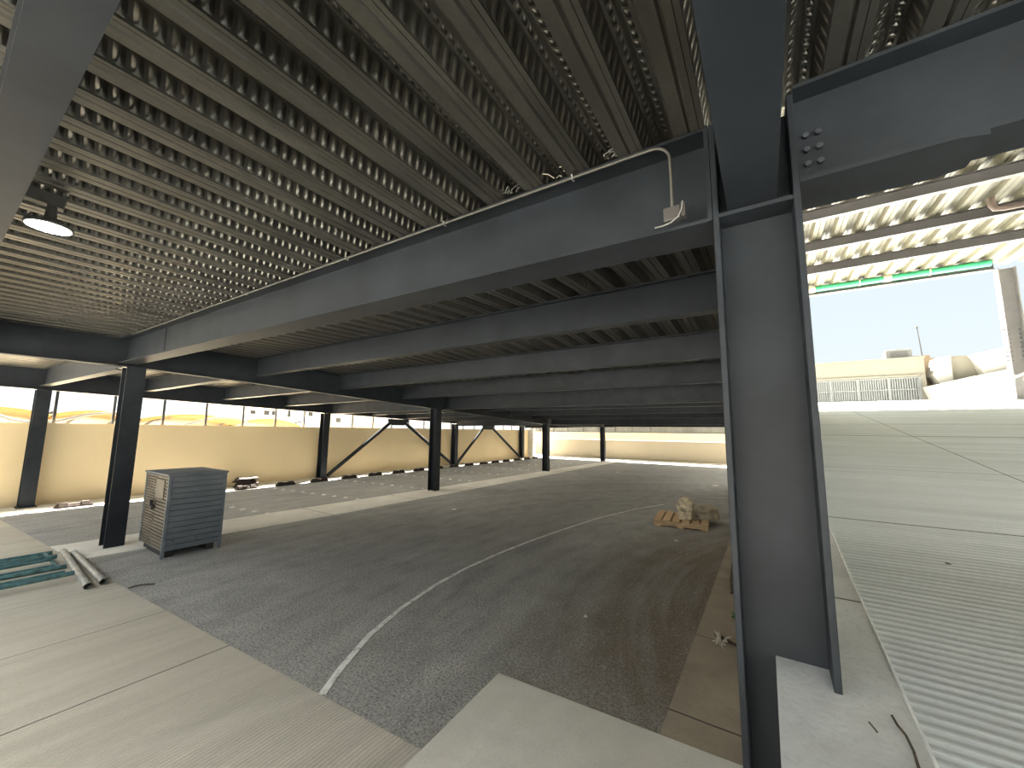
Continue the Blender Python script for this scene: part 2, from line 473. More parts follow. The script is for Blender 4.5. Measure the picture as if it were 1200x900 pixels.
polybeam('steel_girder', -.075, [1.72, 3.15, 9.6], lambda y: zd(-.075, y)-gd(y), lambda y: gd(y)-.005, .10,
         'dark girder leading away behind the big front column')
# girder overhead that frames into the front column
t = empty('steel_girder', (0, -.5, 2.34), 'dark overhead girder with wide underside running into the top of front column', 'beam')
MB().bar((.004,-.55,2.346),(.004,1.49,2.346), .137, .012).build('flange', M['steel'], t)
MB().bar((.004,-.55,2.50),(.004,1.49,2.50), .010, .30).build('web', M['steel'], t)
MB().bar((.004,-.55,2.660),(.004,1.39,2.660), .137, .012).build('flange', M['steel'], t)

# big front column R
RX, RY = .012, 1.50
t = empty('steel_column', (RX, RY, .03), 'big dark front column whose foot stands half in the ramp edge', 'column')
MB().box((RX-.102, RY-.006, .03), (RX+.102, RY+.006, 2.67)).build('web', M['steel'], t)
MB().box((RX-.120, RY-.10, .03), (RX-.102, RY+.10, 2.67)).build('flange', M['steel'], t, bevel=.003)
MB().box((RX+.102, RY-.10, .03), (RX+.120, RY+.10, 2.67)).build('flange', M['steel'], t, bevel=.003)
MB().box((RX-.102, RY-.097, 2.322), (RX+.102, RY-.006, 2.336)).build('stiffener_plate', M['steel'], t)

# deep beam M with conduit, between first median column and front column
p, q = V((GX+.09, 1.505, zd(GX,1.5)-.357)), V((RX-.125, 1.505, zd(-.1,1.5)-.357))
mb = ibeam('steel_beam', p, q, .354, .19, 'deep dark beam carrying the thin conduit between front column and slatted cabinet column')
e = MB(); e.box((RX-.137, 1.405, 2.32), (RX-.122, 1.605, 2.675)); e.build('end_plate', M['steel'], mb)
# splice plate seam on the web near the cabinet column
MB().box((-5.9, 1.494, 2.47), (-5.885, 1.500, 2.77)).build('weld_seam', M['steel'], mb)
# beam M2 to the right of the front column
t = ibeam('steel_beam', (RX+.125,1.505,2.388), (7.9,1.505,2.388), .33, .15, 'deep dark beam with bolts going right from the front column')
MB().prism([(RX+.122,1.408),(.47,1.408),(.53,1.43),(.53,1.58),(.47,1.603),(RX+.122,1.603)], 2.372, 2.387).build('haunch_plate', M['steel'], t)
MB().box((RX+.122,1.488,2.42),(.225,1.4995,2.62)).build('cleat', M['steel'], t)
for xx in (.165, .197):
    for zz in (2.465, 2.515, 2.565): bolt(t, (xx, 1.489, zz), (0,-1,0), .0095, .014)
# secondary beams in the main bay
order = ['first', 'second', 'third', 'fourth', 'fifth', 'sixth', 'seventh', 'eighth', 'ninth', 'tenth', 'eleventh']
ms = [(3.15,0),(4.75,0),(6.4,0),(8.0,1),(9.6,0),(11.15,0),(12.75,0),(14.3,1),(15.9,0),(17.45,0),(19.05,0),(20.6,1)]
order.append('last and furthest')
for i, (y, main) in enumerate(ms):
    d = .41 if main else .31; w = .17 if main else .12
    ibeam('steel_beam', (GX+.09, y, zd(GX,y)-d), (-.13, y, zd(-.13,y)-d), d-.004, w,
          'dark cross beam, %s behind the deep conduit beam in the main bay' % order[i], 'beam', G_BEAM)
# nearer overhead beam top left
ibeam('steel_beam', (GX+.09, .075, zd(GX,0)-.29), (-.09, .075, zd(-.1,0)-.29), .286, .10,
      'dark cross beam overhead at top left, in front of the ceiling lamp')
# side bay beams (between girder and side wall)
sb = [(1.50,1.32,1),(3.12,2.86,0),(4.72,4.42,0),(6.35,6.02,0),(7.90,7.50,1),(9.55,9.1,0),(11.1,10.7,0),(12.7,12.2,0),(14.2,13.75,1),(15.8,15.4,0),(17.4,17.0,0),(19.0,18.6,0),(20.5,19.9,1)]
order2 = ['over the left wall column'] + ['%s past the slatted cabinet' % o for o in
          ('first','second','third','fourth','fifth','sixth','seventh','eighth','ninth','tenth','eleventh')] + ['at the far end']
for (ya, yb, main), o in zip(sb, order2):
    d = .43 if main else .31
    ibeam('steel_beam', (GX-.09, ya, zd(GX,ya)-d), (LX+.09, yb, zlb(yb)-(.10 if main else 0)), None, .14,
          'sunlit short cross beam in the side bay, %s' % o, 'beam', 'cross beams of the side bay')

# ------------------------------------------------------------------ conduit, junction box
t = empty('conduit', (-3.5, 1.40, 2.8), 'thin galvanised conduit along top of deep beam bending down to junction box', 'conduit')
pts = [V((-6.62, 1.66, zd(-6.6,1.5)-.03)), V((-6.55, 1.40, zd(-6.5,1.5)-.03))]
pts = [V((x, 1.396, zd(x,1.5)-.028)) for x in (-6.75,-5.2,-3.6,-2.2,-1.2,-.6,-.30)]
top = pts[-1]
for a in range(1, 7):
    an = a/6*math.pi/2
    pts.append(V((top.x + .065*math.sin(an), 1.396, top.z - .065*(1-math.cos(an)))))
pts += [V((top.x+.066, 1.396, top.z-.13)), V((top.x+.066, 1.396, 2.395))]
MB().tube(pts, .0056, 10).build('tube', M['conduit'], t)
for x in (-5.6, -3.6, -2.2, -1.35, -.62):
    z = zd(x,1.5)-.028
    MB().box((x-.004,1.389,z-.008),(x+.004,1.412,z+.014)).build('clip', M['wire'], t)
t = empty('junction_box', (-.21, 1.40, 2.36), 'small grey junction box with loose wire on the deep beam near front column', 'junction box')
MB().box((-.262,1.376,2.345),(-.206,1.408,2.395)).build('body', M['roof_steel'], t, bevel=.003)
MB().box((-.204,1.378,2.35),(-.190,1.406,2.40)).build('connector', M['roof_steel'], t)
wp = [V((-.196,1.37,2.40)), V((-.199,1.368,2.372)), V((-.212,1.367,2.345)), V((-.235,1.366,2.330)), V((-.262,1.366,2.325)), V((-.29,1.367,2.326))]
MB().tube(wp, .0026, 8).build('wire', M['wire'], t)

# debris in the rib mouths above the conduit beam
for k, (x, kind) in enumerate([(-.42,0),(-.66,1),(-.92,1)]):
    m = MB()
    for j in range(7):
        a = V((x+random.uniform(-.05,.05), 1.42+random.uniform(-.04,.0), zd(x,1.5)+random.uniform(.002,.02)))
        b = a + V((random.uniform(-.05,.05), random.uniform(-.04,.03), random.uniform(-.012,.02)))
        m.tube([a, (a+b)/2+V((0,0,.008)), b], .002, 5)
    o = m.build('packing_scrap', M['wire' if k != 1 else 'straw'])
    tag(o, ['frayed pale scrap hanging in a deck rib nearest front column', 'pale torn scrap in the second deck rib above conduit clip',
            'small pale scrap in the third deck rib above the conduit'][k], 'scrap', 'scraps in the deck ribs', 'thing')

# ------------------------------------------------------------------ ceiling lamp
LXp, LYp, LZ = -2.89, .25, 2.56
t = empty('ceiling_lamp', (LXp, LYp, 2.84), 'round lit ceiling lamp hung under the ribbed deck', 'lamp')
MB().lathe((LXp,LYp,LZ), [(.078,0.004),(.084,.010),(.080,.020),(.05,.03),(.022,.045),(.018,.10),(.018,.12)], 32).build('housing', M['lamp_body'], t)
MB().lathe((LXp,LYp,LZ), [(0,-.004),(.05,-.003),(.076,.004)], 32).build('diffuser', M['lamp'], t)
MB().bar((LXp-.02,LYp-.10,2.715),(LXp+.0,LYp+.04,2.700), .05, .06).build('driver_box', M['lamp_body'], t)
MB().tube([(LXp,LYp-.03,2.73),(LXp,LYp-.03,zd(LXp,LYp))], .012, 8).tube([(LXp,LYp+.03,2.72),(LXp,LYp+.03,zd(LXp,LYp))], .004, 8).build('bracket', M['lamp_body'], t)
lamp0 = t
ld = bpy.data.lights.new('lamp_light', 'AREA'); ld.shape = 'DISK'; ld.size = .15; ld.energy = 1.3; ld.color = (1,.9,.7)
lo = bpy.data.objects.new('lamp_light', ld); lo.location = (0, 0, LZ-.012-2.84); lo.parent = t; col.objects.link(lo)
# unseen copies of the lamp, added to brighten the deeper bays between cross beams
ld2 = ld.copy(); ld2.energy = 7.0
for y, w1 in ((4.1,'first'),(6.85,'third'),(10.0,'fifth'),(13.2,'seventh'),(16.35,'ninth'),(19.5,'eleventh')):
    for x, w2 in ((-5.7,'nearer the median columns'),(-1.9,'nearer the ramp'),(-8.55,'in the side bay')):
        if y < 5 and x > -8: continue
        c = copy_tree(lamp0); c.location = (x, y, zd(x, y)+.16)
        if x < -8:
            for ch in c.children:
                if ch.type == 'LIGHT': ch.data = ld2
        c['label'] = 'added unseen fill lamp behind the %s cross beam, %s' % (w1, w2)
        c['group'] = 'added fill lamps between the cross beams'

# ------------------------------------------------------------------ pipe braces at the side wall
def brace(p, q, label):
    m = MB(); m.tube([p, q], .062, 16)
    o = m.build('pipe_brace', M['steel'], origin=(V(p)+V(q))/2); tag(o, label, 'brace', 'diagonal pipe braces at the side wall', 'thing')
def gusset(y, label):
    m = MB()
    z1 = zl(y)
    m.extrude([(LX+.03, y-.50, z1), (LX+.03, y-.50, z1-.10), (LX+.03, y-.30, z1-.24), (LX+.03, y+.30, z1-.24), (LX+.03, y+.50, z1-.10), (LX+.03, y+.50, z1)], (.025, 0, 0))
    o = m.build('gusset_plate', M['steel'], origin=(LX+.03, y, z1)); tag(o, label, 'gusset plate', 'gusset plates under the wall girder', 'thing')
for k, (ya, yc, yb) in enumerate(((7.48, 10.35, 13.60), (13.90, 16.30, 19.52))):
    pr = 'first' if k == 0 else 'second'
    zc = zl(yc) - .14
    brace((LX+.02, ya+.04, .07), (LX+.02, yc-.36, zc), 'dark diagonal pipe rising away in the %s brace pair at the side wall' % pr)
    brace((LX+.02, yb-.04, .07), (LX+.02, yc+.36, zc), 'dark diagonal pipe falling away in the %s brace pair at the side wall' % pr)
    gusset(yc, 'dark gusset plate joining the tops of the %s pair of pipe braces' % pr)

# ------------------------------------------------------------------ fence posts on the wall
for k in range(24):
    y = .67 + k*.873
    if y > 20.6: break
    m = MB(); m.box((-12.425,y-.022,1.65),(-12.385,y+.022,3.0)).box((-12.45,y-.04,1.65),(-12.36,y+.04,1.658))
    o = m.build('fence_post', M['post'], origin=(-12.4, y, 1.65))
    w = ['first','second','third','fourth','fifth','sixth','seventh','eighth','ninth','tenth','eleventh','twelfth','thirteenth','fourteenth','fifteenth','sixteenth',
         'seventeenth','eighteenth','nineteenth','twentieth','twenty-first','twenty-second','twenty-third','twenty-fourth'][k]
    tag(o, 'thin grey post on top of the cream side wall, %s from the near end' % w, 'post', 'posts on the side wall', 'thing')
# sheet fence beyond the far wall
t = empty('sheet_fence', (-8, 25.7, 1.55), 'grey sheet fence with posts above the far wall', 'fence')
m = MB()
for k in range(120):
    x = -15.5 + k*.128
    m.box((x, 25.70+.012*(k%2), 1.55), (x+.128, 25.715+.012*(k%2), 2.8))
m.build('sheet', M['fence'], t)
for k in range(14):
    x = -15.4 + k*1.15
    MB().box((x-.03,25.62,1.55),(x+.03,25.69,2.85)).build('post', M['fence'], t)

# ------------------------------------------------------------------ wheel stops
def wheel_stop_mesh(m, c, L=.50, w=.15, h=.10, ang=0):
    prof = [(-w/2,0),(-w/2*.92,h*.35),(-w*.26,h),(w*.26,h),(w/2*.92,h*.35),(w/2,0)]
    ca, sa = math.cos(ang), math.sin(ang)
    secs = [(-L/2,.0,1.0),(-L/2+.05,1,1),( -L*.18,1,1),(-L*.15,.82,1),(L*.15,.82,1),(L*.18,1,1),(L/2-.05,1,1),(L/2,.0,1.0)]
    vs = []; n = len(prof)
    for yy, hz, ww in secs:
        for x, z in prof:
            zz = z*hz + (.02*min(1, z*40) if hz == 0 else 0)
            vs.append((c[0]+x*ca-yy*sa, c[1]+x*sa+yy*ca, c[2]+zz))
    fs = [tuple(range(n))[::-1], tuple(range((len(secs)-1)*n, len(secs)*n))]
    for i in range(len(secs)-1):
        for k in range(n): fs.append((i*n+k, i*n+(k+1) % n, (i+1)*n+(k+1) % n, (i+1)*n+k))
    return m.add(vs, fs)
def stop(c, label, ang=0, mat='rubber', group='wheel stops along the side wall', **kw):
    o = wheel_stop_mesh(MB(), (0,0,0), **kw).build('wheel_stop', M[mat])
    o.location = c; o.rotation_euler.z = ang
    return tag(o, label, 'wheel stop', group, 'thing')
GS = 'wheel stops along the side wall'
stop((-11.62,1.88,0), 'brown rubber wheel stop by the left wall column, apart from the others', .02, 'rubber_pale', L=.52)
stop((-11.52,4.90,0), 'dusty rubber wheel stop lying in front of the stack of wheel stops', .05, 'rubber_pale', L=.50)
s0 = stop((-11.43,5.86,0), 'brown rubber wheel stop on the floor, first beyond the stack of wheel stops', .03)
ww = ['second','third','fourth','fifth','sixth','seventh','eighth','ninth','tenth','eleventh','twelfth','thirteenth','fourteenth','fifteenth','sixteenth']
for k in range(14):
    y = 6.86 + k*1.02
    if y > 20.3: break
    o = s0.copy(); col.objects.link(o); o.location = (-11.43+random.uniform(-.03,.03), y, 0); o.rotation_euler.z = random.uniform(-.04,.04)
    o['label'] = 'brown rubber wheel stop on the floor, %s beyond the stack of wheel stops' % ww[k]
zs = [.02, .085, .15, .215]
for k, (dx, dy, an) in enumerate([(0,0,.05),(.03,.03,-.10),(-.02,-.03,.12),(.02,.02,-.04)]):
    stop((-11.86+dx, 5.02+dy, zs[k]), 'brown rubber wheel stop in the stack by the side wall, %s' % ['at the bottom','second from bottom','second from top','topmost'][k],
         an, 'rubber' if k % 2 else 'rubber_pale', 'wheel stops stacked by the side wall', L=.52, h=.064, w=.2)

# ------------------------------------------------------------------ ceramic studs
sm = MB(); sm.lathe((0,0,0), [(.050,0),(.048,.008),(.036,.017),(.016,.022),(0,.023)], 16)
st0 = sm.build('road_stud', M['ceramic'])
first = True
rows = [(3.60,.14,'beside the grey slatted cabinet'), (5.53,.14,'second from the slatted cabinet'), (7.60,.10,'third from the slatted cabinet'),
        (9.62,.10,'fourth from the slatted cabinet'), (11.75,.1,'fifth from the slatted cabinet'), (13.9,.1,'sixth from the slatted cabinet'),
        (16.0,.1,'seventh from the slatted cabinet'), (18.1,.1,'eighth from the slatted cabinet')]
oo = ['first','second','third','fourth','fifth','sixth','seventh','eighth','ninth']
for yb, sl, lab in rows:
    for k in range(9):
        x = -11.02 + k*.388
        if yb < 4 and k in (0, 1, 2): 
            continue
        o = st0 if first else st0.copy()
        if not first: col.objects.link(o)
        first = False
        o.location = (x, yb - sl*1.1 + sl*k*.28 + random.uniform(-.01,.01), 0)
        o.scale = (.85, 1.15, 1)
        tag(o, 'white road stud, %s from side wall, row %s' % (oo[k], lab), 'road stud', 'row of white road studs ' + lab, 'thing')

# ------------------------------------------------------------------ slatted cabinet
cx0, cx1, cy0, cy1 = -7.10, -6.22, 1.78, 2.40
t = empty('slatted_cabinet', ((cx0+cx1)/2, (cy0+cy1)/2, 0), 'grey slatted metal cabinet on short feet beside the first median column', 'cabinet')
n = NT('cabinet_blue_grey'); fz = n.noise(4, 5, .6, (1,1,3))
n.set(n.ramp(fz, [(.3, (.125,.145,.165)), (.7, (.185,.205,.225))]), .5); n.bump(n.noise(60,3), .1, .003); M['cab'] = n.m
n = NT('cabinet_brown_door'); fz = n.noise(5, 6, .65)
n.set(n.ramp(fz, [(.3, (.15,.125,.095)), (.68, (.27,.235,.185))]), .65); n.bump(n.noise(50,4), .25, .004); M['cabdoor'] = n.m  # brownish mottle, warmer than the blue-grey sides
zb, zt = .085, 1.01
MB().box((cx0+.03,cy0+.03,zb),(cx1-.03,cy1-.03,zt-.02)).build('body', M['cab'], t)
def slats_x(m, x, ya, yb, z0, z1, nsl):     # lapped slats on a face looking +X
    dz = (z1-z0)/nsl
    for k in range(nsl):
        za = z0+k*dz; zb_ = za+dz*.94
        m.extrude([(x-.02,ya,za),(x-.004,ya,za),(x+.012,ya,zb_),(x-.02,ya,zb_)], (0,yb-ya,0))
def slats_y(m, y, xa, xb, z0, z1, nsl):     # face looking -Y
    dz = (z1-z0)/nsl
    for k in range(nsl):
        za = z0+k*dz; zb_ = za+dz*.94
        m.extrude([(xa,y+.02,za),(xa,y+.004,za),(xa,y-.014,zb_),(xa,y+.02,zb_)], (xb-xa,0,0))
m = MB(); slats_x(m, cx1-.010, cy0+.035, cy1-.03, zb, zt-.03, 13); m.build('side_panel', M['cab'], t)
m = MB(); slats_x(m, cx0-.004, cy0+.03, cy1-.03, zb, zt-.03, 13); m.build('side_panel', M['cab'], t)
m = MB(); m.box((cx0+.03,cy1-.03,zb),(cx1-.03,cy1-.005,zt-.02)); m.build('back_panel', M['cab'], t)
cm = (cx0+cx1)/2 - .02
dl = MB(); slats_y(dl, cy0+.012, cx0+.03, cm-.008, zb, zt-.03, 26); dl = dl.build('door', M['cabdoor'], t)
dr = MB(); slats_y(dr, cy0+.010, cm+.008, cx1-.035, zb, zt-.03, 22); dr = dr.build('door', M['cabdoor'], t)
MB().box((cm-.03,cy0-.035,.555),(cm+.055,cy0+.004,.605)).bar((cm+.02,cy0-.03,.62),(cm+.075,cy0-.045,.655),.03,.05).build('handle', M['black'], dr)
MB().box((cm+.03,cy0-.006,.70),(cx1-.14,cy0+.004,.93)).build('faded_notice', M['cabdoor'], dr)
for x, y in ((cx0+.015,cy0+.015),(cx1-.015,cy0+.015),(cx1-.015,cy1-.015),(cx0+.015,cy1-.015)):
    p = MB(); p.box((x-.015,y-.015,.0 if x > cm or y > cy0+.2 else zb),(x+.015,y+.015,zt-.02)); p.build('corner_post', M['cab'], t)
m = MB(); m.box((cx0-.012,cy0-.012,zt-.022),(cx1+.012,cy1+.012,zt))
m.add([(cx0-.012,cy0-.012,zt),(cx1+.012,cy0-.012,zt),(cx1+.012,cy1+.012,zt),(cx0-.012,cy1+.012,zt),((cx0+cx1)/2-.1,(cy0+cy1)/2,zt+.022),((cx0+cx1)/2+.1,(cy0+cy1)/2,zt+.022)],
      [(0,1,5,4),(1,2,5),(2,3,4,5),(3,0,4),(0,3,2,1)])
m.build('top', M['cab'], t)
for y in (cy0+.10, cy0+.33):
    MB().tube([(cx1-.012,y,.20),(cx1+.012,y,.20)], .011, 10).build('rivet', M['conduit'], t)
MB().box((cx0+.03,cy0+.05,0),(cx1-.06,cy0+.13,zb)).build('foot', M['black'], t)
MB().box((cx0+.03,cy1-.14,0),(cx1-.06,cy1-.06,zb)).build('foot', M['black'], t)

# ------------------------------------------------------------------ pallet with block and drum
pang = .10
pc = V((-1.33, 7.62, .0))
def pl(x, y, z=0): 
    return V((pc.x + x*math.cos(pang) - y*math.sin(pang), pc.y + x*math.sin(pang) + y*math.cos(pang), z))
t = empty('wooden_pallet', pc, 'pale wooden pallet on the asphalt carrying a rounded block and drum', 'pallet')
for yy in (-.42, 0, .42):
    MB().bar(pl(-.42,yy,.056), pl(.42,yy,.056), .045, .070).build('stringer', M['wood'], t)
for k, xx in enumerate((-.37,-.22,-.07,.08,.23,.37)):
    MB().bar(pl(xx,-.45,.101), pl(xx,.45,.101), .115, .018).build('deck_board', M['wood'], t)
for xx in (-.36, 0, .36):
    MB().bar(pl(xx,-.45,.011), pl(xx,.45,.011), .10, .020).build('bottom_board', M['wood'], t)
m = MB()
bx, by = -1.235, 7.42
sec = []
for k in range(17):
    a = math.pi*k/16
    sec.append((.135*math.cos(a)*-1, .23+.15*math.sin(a)))
pts = [(-.095,0)] + sec + [(.095,0)]
m.extrude([(bx+x, by-.085, .11+z) for x, z in pts], (0, .17, 0))
o = m.build('concrete_block', M['stone'], origin=(bx, by, .11), bevel=.02)
tag(o, 'upright rough concrete block with rounded top standing on the pallet', 'block', None, 'thing')
m = MB(); m.lathe((-1.03,7.80,.11), [(.27,0),(.275,.012),(.275,.085),(.268,.098),(.25,.10),(.258,.112),(.265,.17),(.24,.195),(.12,.205),(0,.207)], 40)
o = m.build('round_drum', M['stone_cap'], origin=(-1.03,7.80,.11)); tag(o, 'flat round dusty drum lying on the pallet behind the upright block', 'drum', None, 'thing')

# ------------------------------------------------------------------ scaffold frames and pipes on the left
def frame(xa, xb, z, y0, y1, rungs, label, r=.024, tilt=0):
    t = empty('scaffold_ladder', ((xa+xb)/2, (y0+y1)/2, z), label, 'scaffold frame', 'teal scaffold frames lying on the drive')
    for x in (xa, xb):
        MB().tube([(x,y0,z+r),(x+tilt,y1,z+r)], r, 12).build('rail', M['teal'], t)
        MB().tube([(x+(.12 if x < xb else -.12),y0,z+r),(x+(.12 if x < xb else -.12)+tilt,y1-.05,z+r)], r*.7, 10).build('inner_rail', M['teal'], t)
    for y in rungs:
        MB().tube([(xa,y,z+r),(xb,y,z+r)], r*.7, 10).build('rung', M['teal'], t)
frame(-7.56, -6.72, .006, -1.0, 1.09, (1.03,.15,-.5), 'worn teal scaffold frame lying on the drive, furthest back of the two', tilt=.03)
frame(-7.02, -6.10, .056, -1.0, 1.06, (.45,-.2), 'worn teal scaffold frame lying on top, nearer the camera', tilt=-.02)
o = MB().tube([(-7.47,1.17,.037),(-5.66,1.085,.037)], .031, 16, cap=False).tube([(-7.47,1.17,.037),(-5.66,1.085,.037)], .026, 16, cap=False).build('scaffold_pipe', M['tarnish'], origin=(-6.5,1.12,.037))
tag(o, 'dull galvanised pipe lying across the teal frame ends, the nearer one', 'pipe', 'pipes at the teal frame ends', 'thing')
o = MB().tube([(-7.28,1.235,.037),(-5.70,1.20,.037)], .031, 16, cap=False).tube([(-7.28,1.235,.037),(-5.70,1.20,.037)], .026, 16, cap=False).build('scaffold_pipe', M['tarnish'], origin=(-6.5,1.21,.037))
tag(o, 'shiny galvanised pipe lying across the teal frame ends, next to the asphalt edge', 'pipe', 'pipes at the teal frame ends', 'thing')

# ------------------------------------------------------------------ painted arc
pts = [(-2.34,1.515),(-2.48,1.73),(-2.68,2.1),(-2.84,2.56),(-2.96,3.13),(-3.01,3.6),(-3.02,4.25),(-2.97,5.07),(-2.87,5.95),(-2.70,7.1),(-2.42,8.2),(-2.25,8.66),(-2.0,9.3)]
m = MB(); L = []
for i, p in enumerate(pts):
    a = V(pts[max(i-1,0)]); b = V(pts[min(i+1,len(pts)-1)]); d = (b-a).normalized(); nn = V((-d.y, d.x))*.024*(1-.35*i/12)
    L.append((V(p)+nn, V(p)-nn))
for (a, b), (c_, d_) in zip(L[:-1], L[1:]):
    m.hexa([(a.x,a.y,.0),(b.x,b.y,.0),(d_.x,d_.y,.0),(c_.x,c_.y,.0),(a.x,a.y,.004),(b.x,b.y,.004),(d_.x,d_.y,.004),(c_.x,c_.y,.004)])
n = NT('worn_white_line'); w = n.ramp(n.noise(9, 6, .75), [(.33, (.42,.41,.39)), (.52, (.88,.87,.83))]); n.set(w, .8); M['line'] = n.m
o = m.build('painted_line', M['line']); tag(o, 'worn white curved line painted on the asphalt', 'painted line', None, 'thing')

# ------------------------------------------------------------------ litter
def scrap(x, y, s, label, mat='paper', z=0.0):
    m = MB(); pts = []
    for k in range(7):
        a = 2*math.pi*k/7; r = s*random.uniform(.6,1.1)
        pts.append((x+r*math.cos(a), y+r*1.3*math.sin(a), z+.004+random.uniform(0,.3)*s))
    c = (x, y, z+.004+.25*s)
    m.add(pts+[c]+[(p[0],p[1],max(z, p[2]-.003)) for p in pts], [(k,(k+1)%7,7) for k in range(7)] + [(k,(k+1)%7,8+(k+1)%7,8+k) for k in range(7)])
    o = m.build('paper_scrap', M[mat], origin=(x,y,z)); tag(o, label, 'scrap', 'paper scraps on the asphalt', 'thing')
scrap(-5.35, 6.1, .055, 'white paper scrap on the asphalt in front of the middle median column')
scrap(-1.35, 13.4, .13, 'flat white paper scrap far back on the asphalt beyond the pallet')
scrap(-1.20, 6.35, .035, 'small white scrap on the asphalt just in front of the pallet')
scrap(-4.95, 15.3, .08, 'small pale scrap on the asphalt near the far median column')
scrap(-1.40, 3.35, .018, 'tiny pale scrap on the asphalt beyond the corner slab')
def twig(pts, r, label, mat='twig'):
    o = MB().tube(pts, r, 6).build('twig', M[mat], origin=pts[0]); tag(o, label, 'twig', None, 'thing')
twig([(-5.39,1.32,.006),(-5.385,1.38,.012),(-5.365,1.44,.009),(-5.31,1.50,.006)], .006, 'dark bent twig lying on the asphalt near the drive edge')
t = empty('dried_plant', (-.36, 3.5, .012), 'bleached dry plant lying on the narrow strip beside the front column', 'plant')
m = MB()
for k in range(9):
    a = random.uniform(0,6.28); l = random.uniform(.06,.16)
    p = V((-.37,3.48,.016)); q = p+V((l*math.cos(a)*.6, l*math.sin(a)*1.6, random.uniform(.01,.05)))
    m.tube([p,(p+q)/2+V((0,0,.02)),q], [.006,.008,.003], 6)
m.build('leaves', M['straw'], t)
MB().tube([(-.42,3.62,.018),(-.33,3.55,.030),(-.24,3.50,.026),(-.17,3.53,.02)], .011, 6).build('stem', M['twig'], t)
m = MB()
for k in range(7):
    a = k*.9; p = V((-.27+.02*math.cos(a), 4.02+.03*math.sin(a), .014)); q = p+V((.05*math.cos(a), .08*math.sin(a), .03))
    m.tube([p,(p+q)/2+V((0,0,.012)),q], [.004,.016,.003], 6)
o = m.build('weed', M['leaf'], origin=(-.27,4.02,.012)); tag(o, 'small green weed on the narrow strip beside the front column', 'weed', None, 'thing')
twig([(-.44,6.2,.02),(-.42,5.6,.03),(-.40,5.0,.03),(-.37,4.6,.02)], .014, 'thin dark stick lying on the narrow strip beyond the green weed')
def rz(x, y, h=0): return (x, y, ramp_z(y)+.006+h)
twig([rz(.219,1.37,.003),rz(.2225,1.34,.004),rz(.231,1.315,.004),rz(.2335,1.273,.004),rz(.231,1.232,.003),rz(.226,1.19,.003)], .0028, 'dark curled strip lying on the ramp margin in front of front column')
twig([rz(.169,1.324,.002),rz(.174,1.31,.003),rz(.179,1.298,.002)], .0018, 'short dark splinter on the ramp margin left of the curled strip')
# white cord on the ramp
pts = [rz(.262+.003*math.sin(y*2.1), y, .002) for y in [.3+.25*k for k in range(12)]] + [rz(.262,3.35,.004), rz(.25,3.5,.012), rz(.27,3.62,.008), rz(.30,3.58,.003)]
o = MB().tube(pts, .0036, 8).build('cord', M['cord'], origin=pts[0]); tag(o, 'thin white cord stretched along the ramp beside its smooth margin', 'cord', None, 'thing')
scrap(.62, 2.46, .012, 'tiny dark scrap lying on the grooved ramp', 'twig', ramp_z(2.46))

# ------------------------------------------------------------------ high roof beams over ramp
zr = ROOF_Z - .004
rb = [(8.05,.19,'nearest'),(9.45,.19,'second from nearest'),(10.85,.19,'third from nearest')]
for y, d, lab in rb:
    ibeam('steel_beam', (-1.5,y,zr-d), (8.5,y,zr-d), d, .10, 'grey beam under the pale high roof over the ramp, %s' % lab, 'beam', 'beams of the high roof', mat=M['roof_steel'])
ibeam('steel_beam', (-1.5,12.62,5.24), (4.43,12.62,5.24), .185, .14, 'grey edge beam of the high roof behind the green pipe', 'beam', 'beams of the high roof', mat=M['roof_steel'])
t = empty('green_pipe', (2.7,12.50,5.40), 'long green pipe fixed along the edge beam of the high roof', 'pipe')
MB().tube([(-.5,12.48,5.37),(4.35,12.48,5.37)], .072, 20).build('tube', M['green'], t)
MB().tube([(1.05,12.48,5.37),(1.30,12.48,5.37)], .080, 20).build('sleeve', M['tape'], t)
MB().tube([(2.62,12.48,5.37),(2.76,12.48,5.37)], .080, 20).build('sleeve', M['tape'], t)
for x in (2.17, 3.40):
    MB().tube([(x,12.48,5.37),(x+.02,12.48,5.37)], .083, 20).box((x,12.47,5.43),(x+.02,12.55,5.51)).build('clamp', M['tape'], t)
# column holding the high roof
t = column((4.58,12.62), ramp_z(12.62), 5.235, 'grey bolted column holding up the high roof edge at the ramp top', .26, .22, .016, .012, mat=M['col_grey'], plate=True)
for k in range(8):
    z = 3.20 + k*.095
    for sx, x in ((-1, 4.58-.13), (1, 4.58+.13)):
        for dy in (-.07, ):
            MB().tube([(x,12.62+dy,z),(x+sx*.055,12.62+dy,z)], .016, 8).build('bolt', M['roof_steel'], t)
    MB().tube([(4.50,12.613,z),(4.50,12.59,z)], .014, 6).tube([(4.66,12.613,z),(4.66,12.59,z)], .014, 6).build('bolt', M['bolt'], t)
# drain pipe
o = MB().tube([(3.27,9.1,5.425),(3.27,9.1,5.30),(3.30,9.1,5.235),(3.40,9.1,5.215),(6.5,9.1,5.215)], .045, 14).build('drain_pipe', M['rust'], origin=(3.27,9.1,5.5))
tag(o, 'brown drain pipe with an elbow hanging under the pale high roof', 'pipe', None, 'thing')
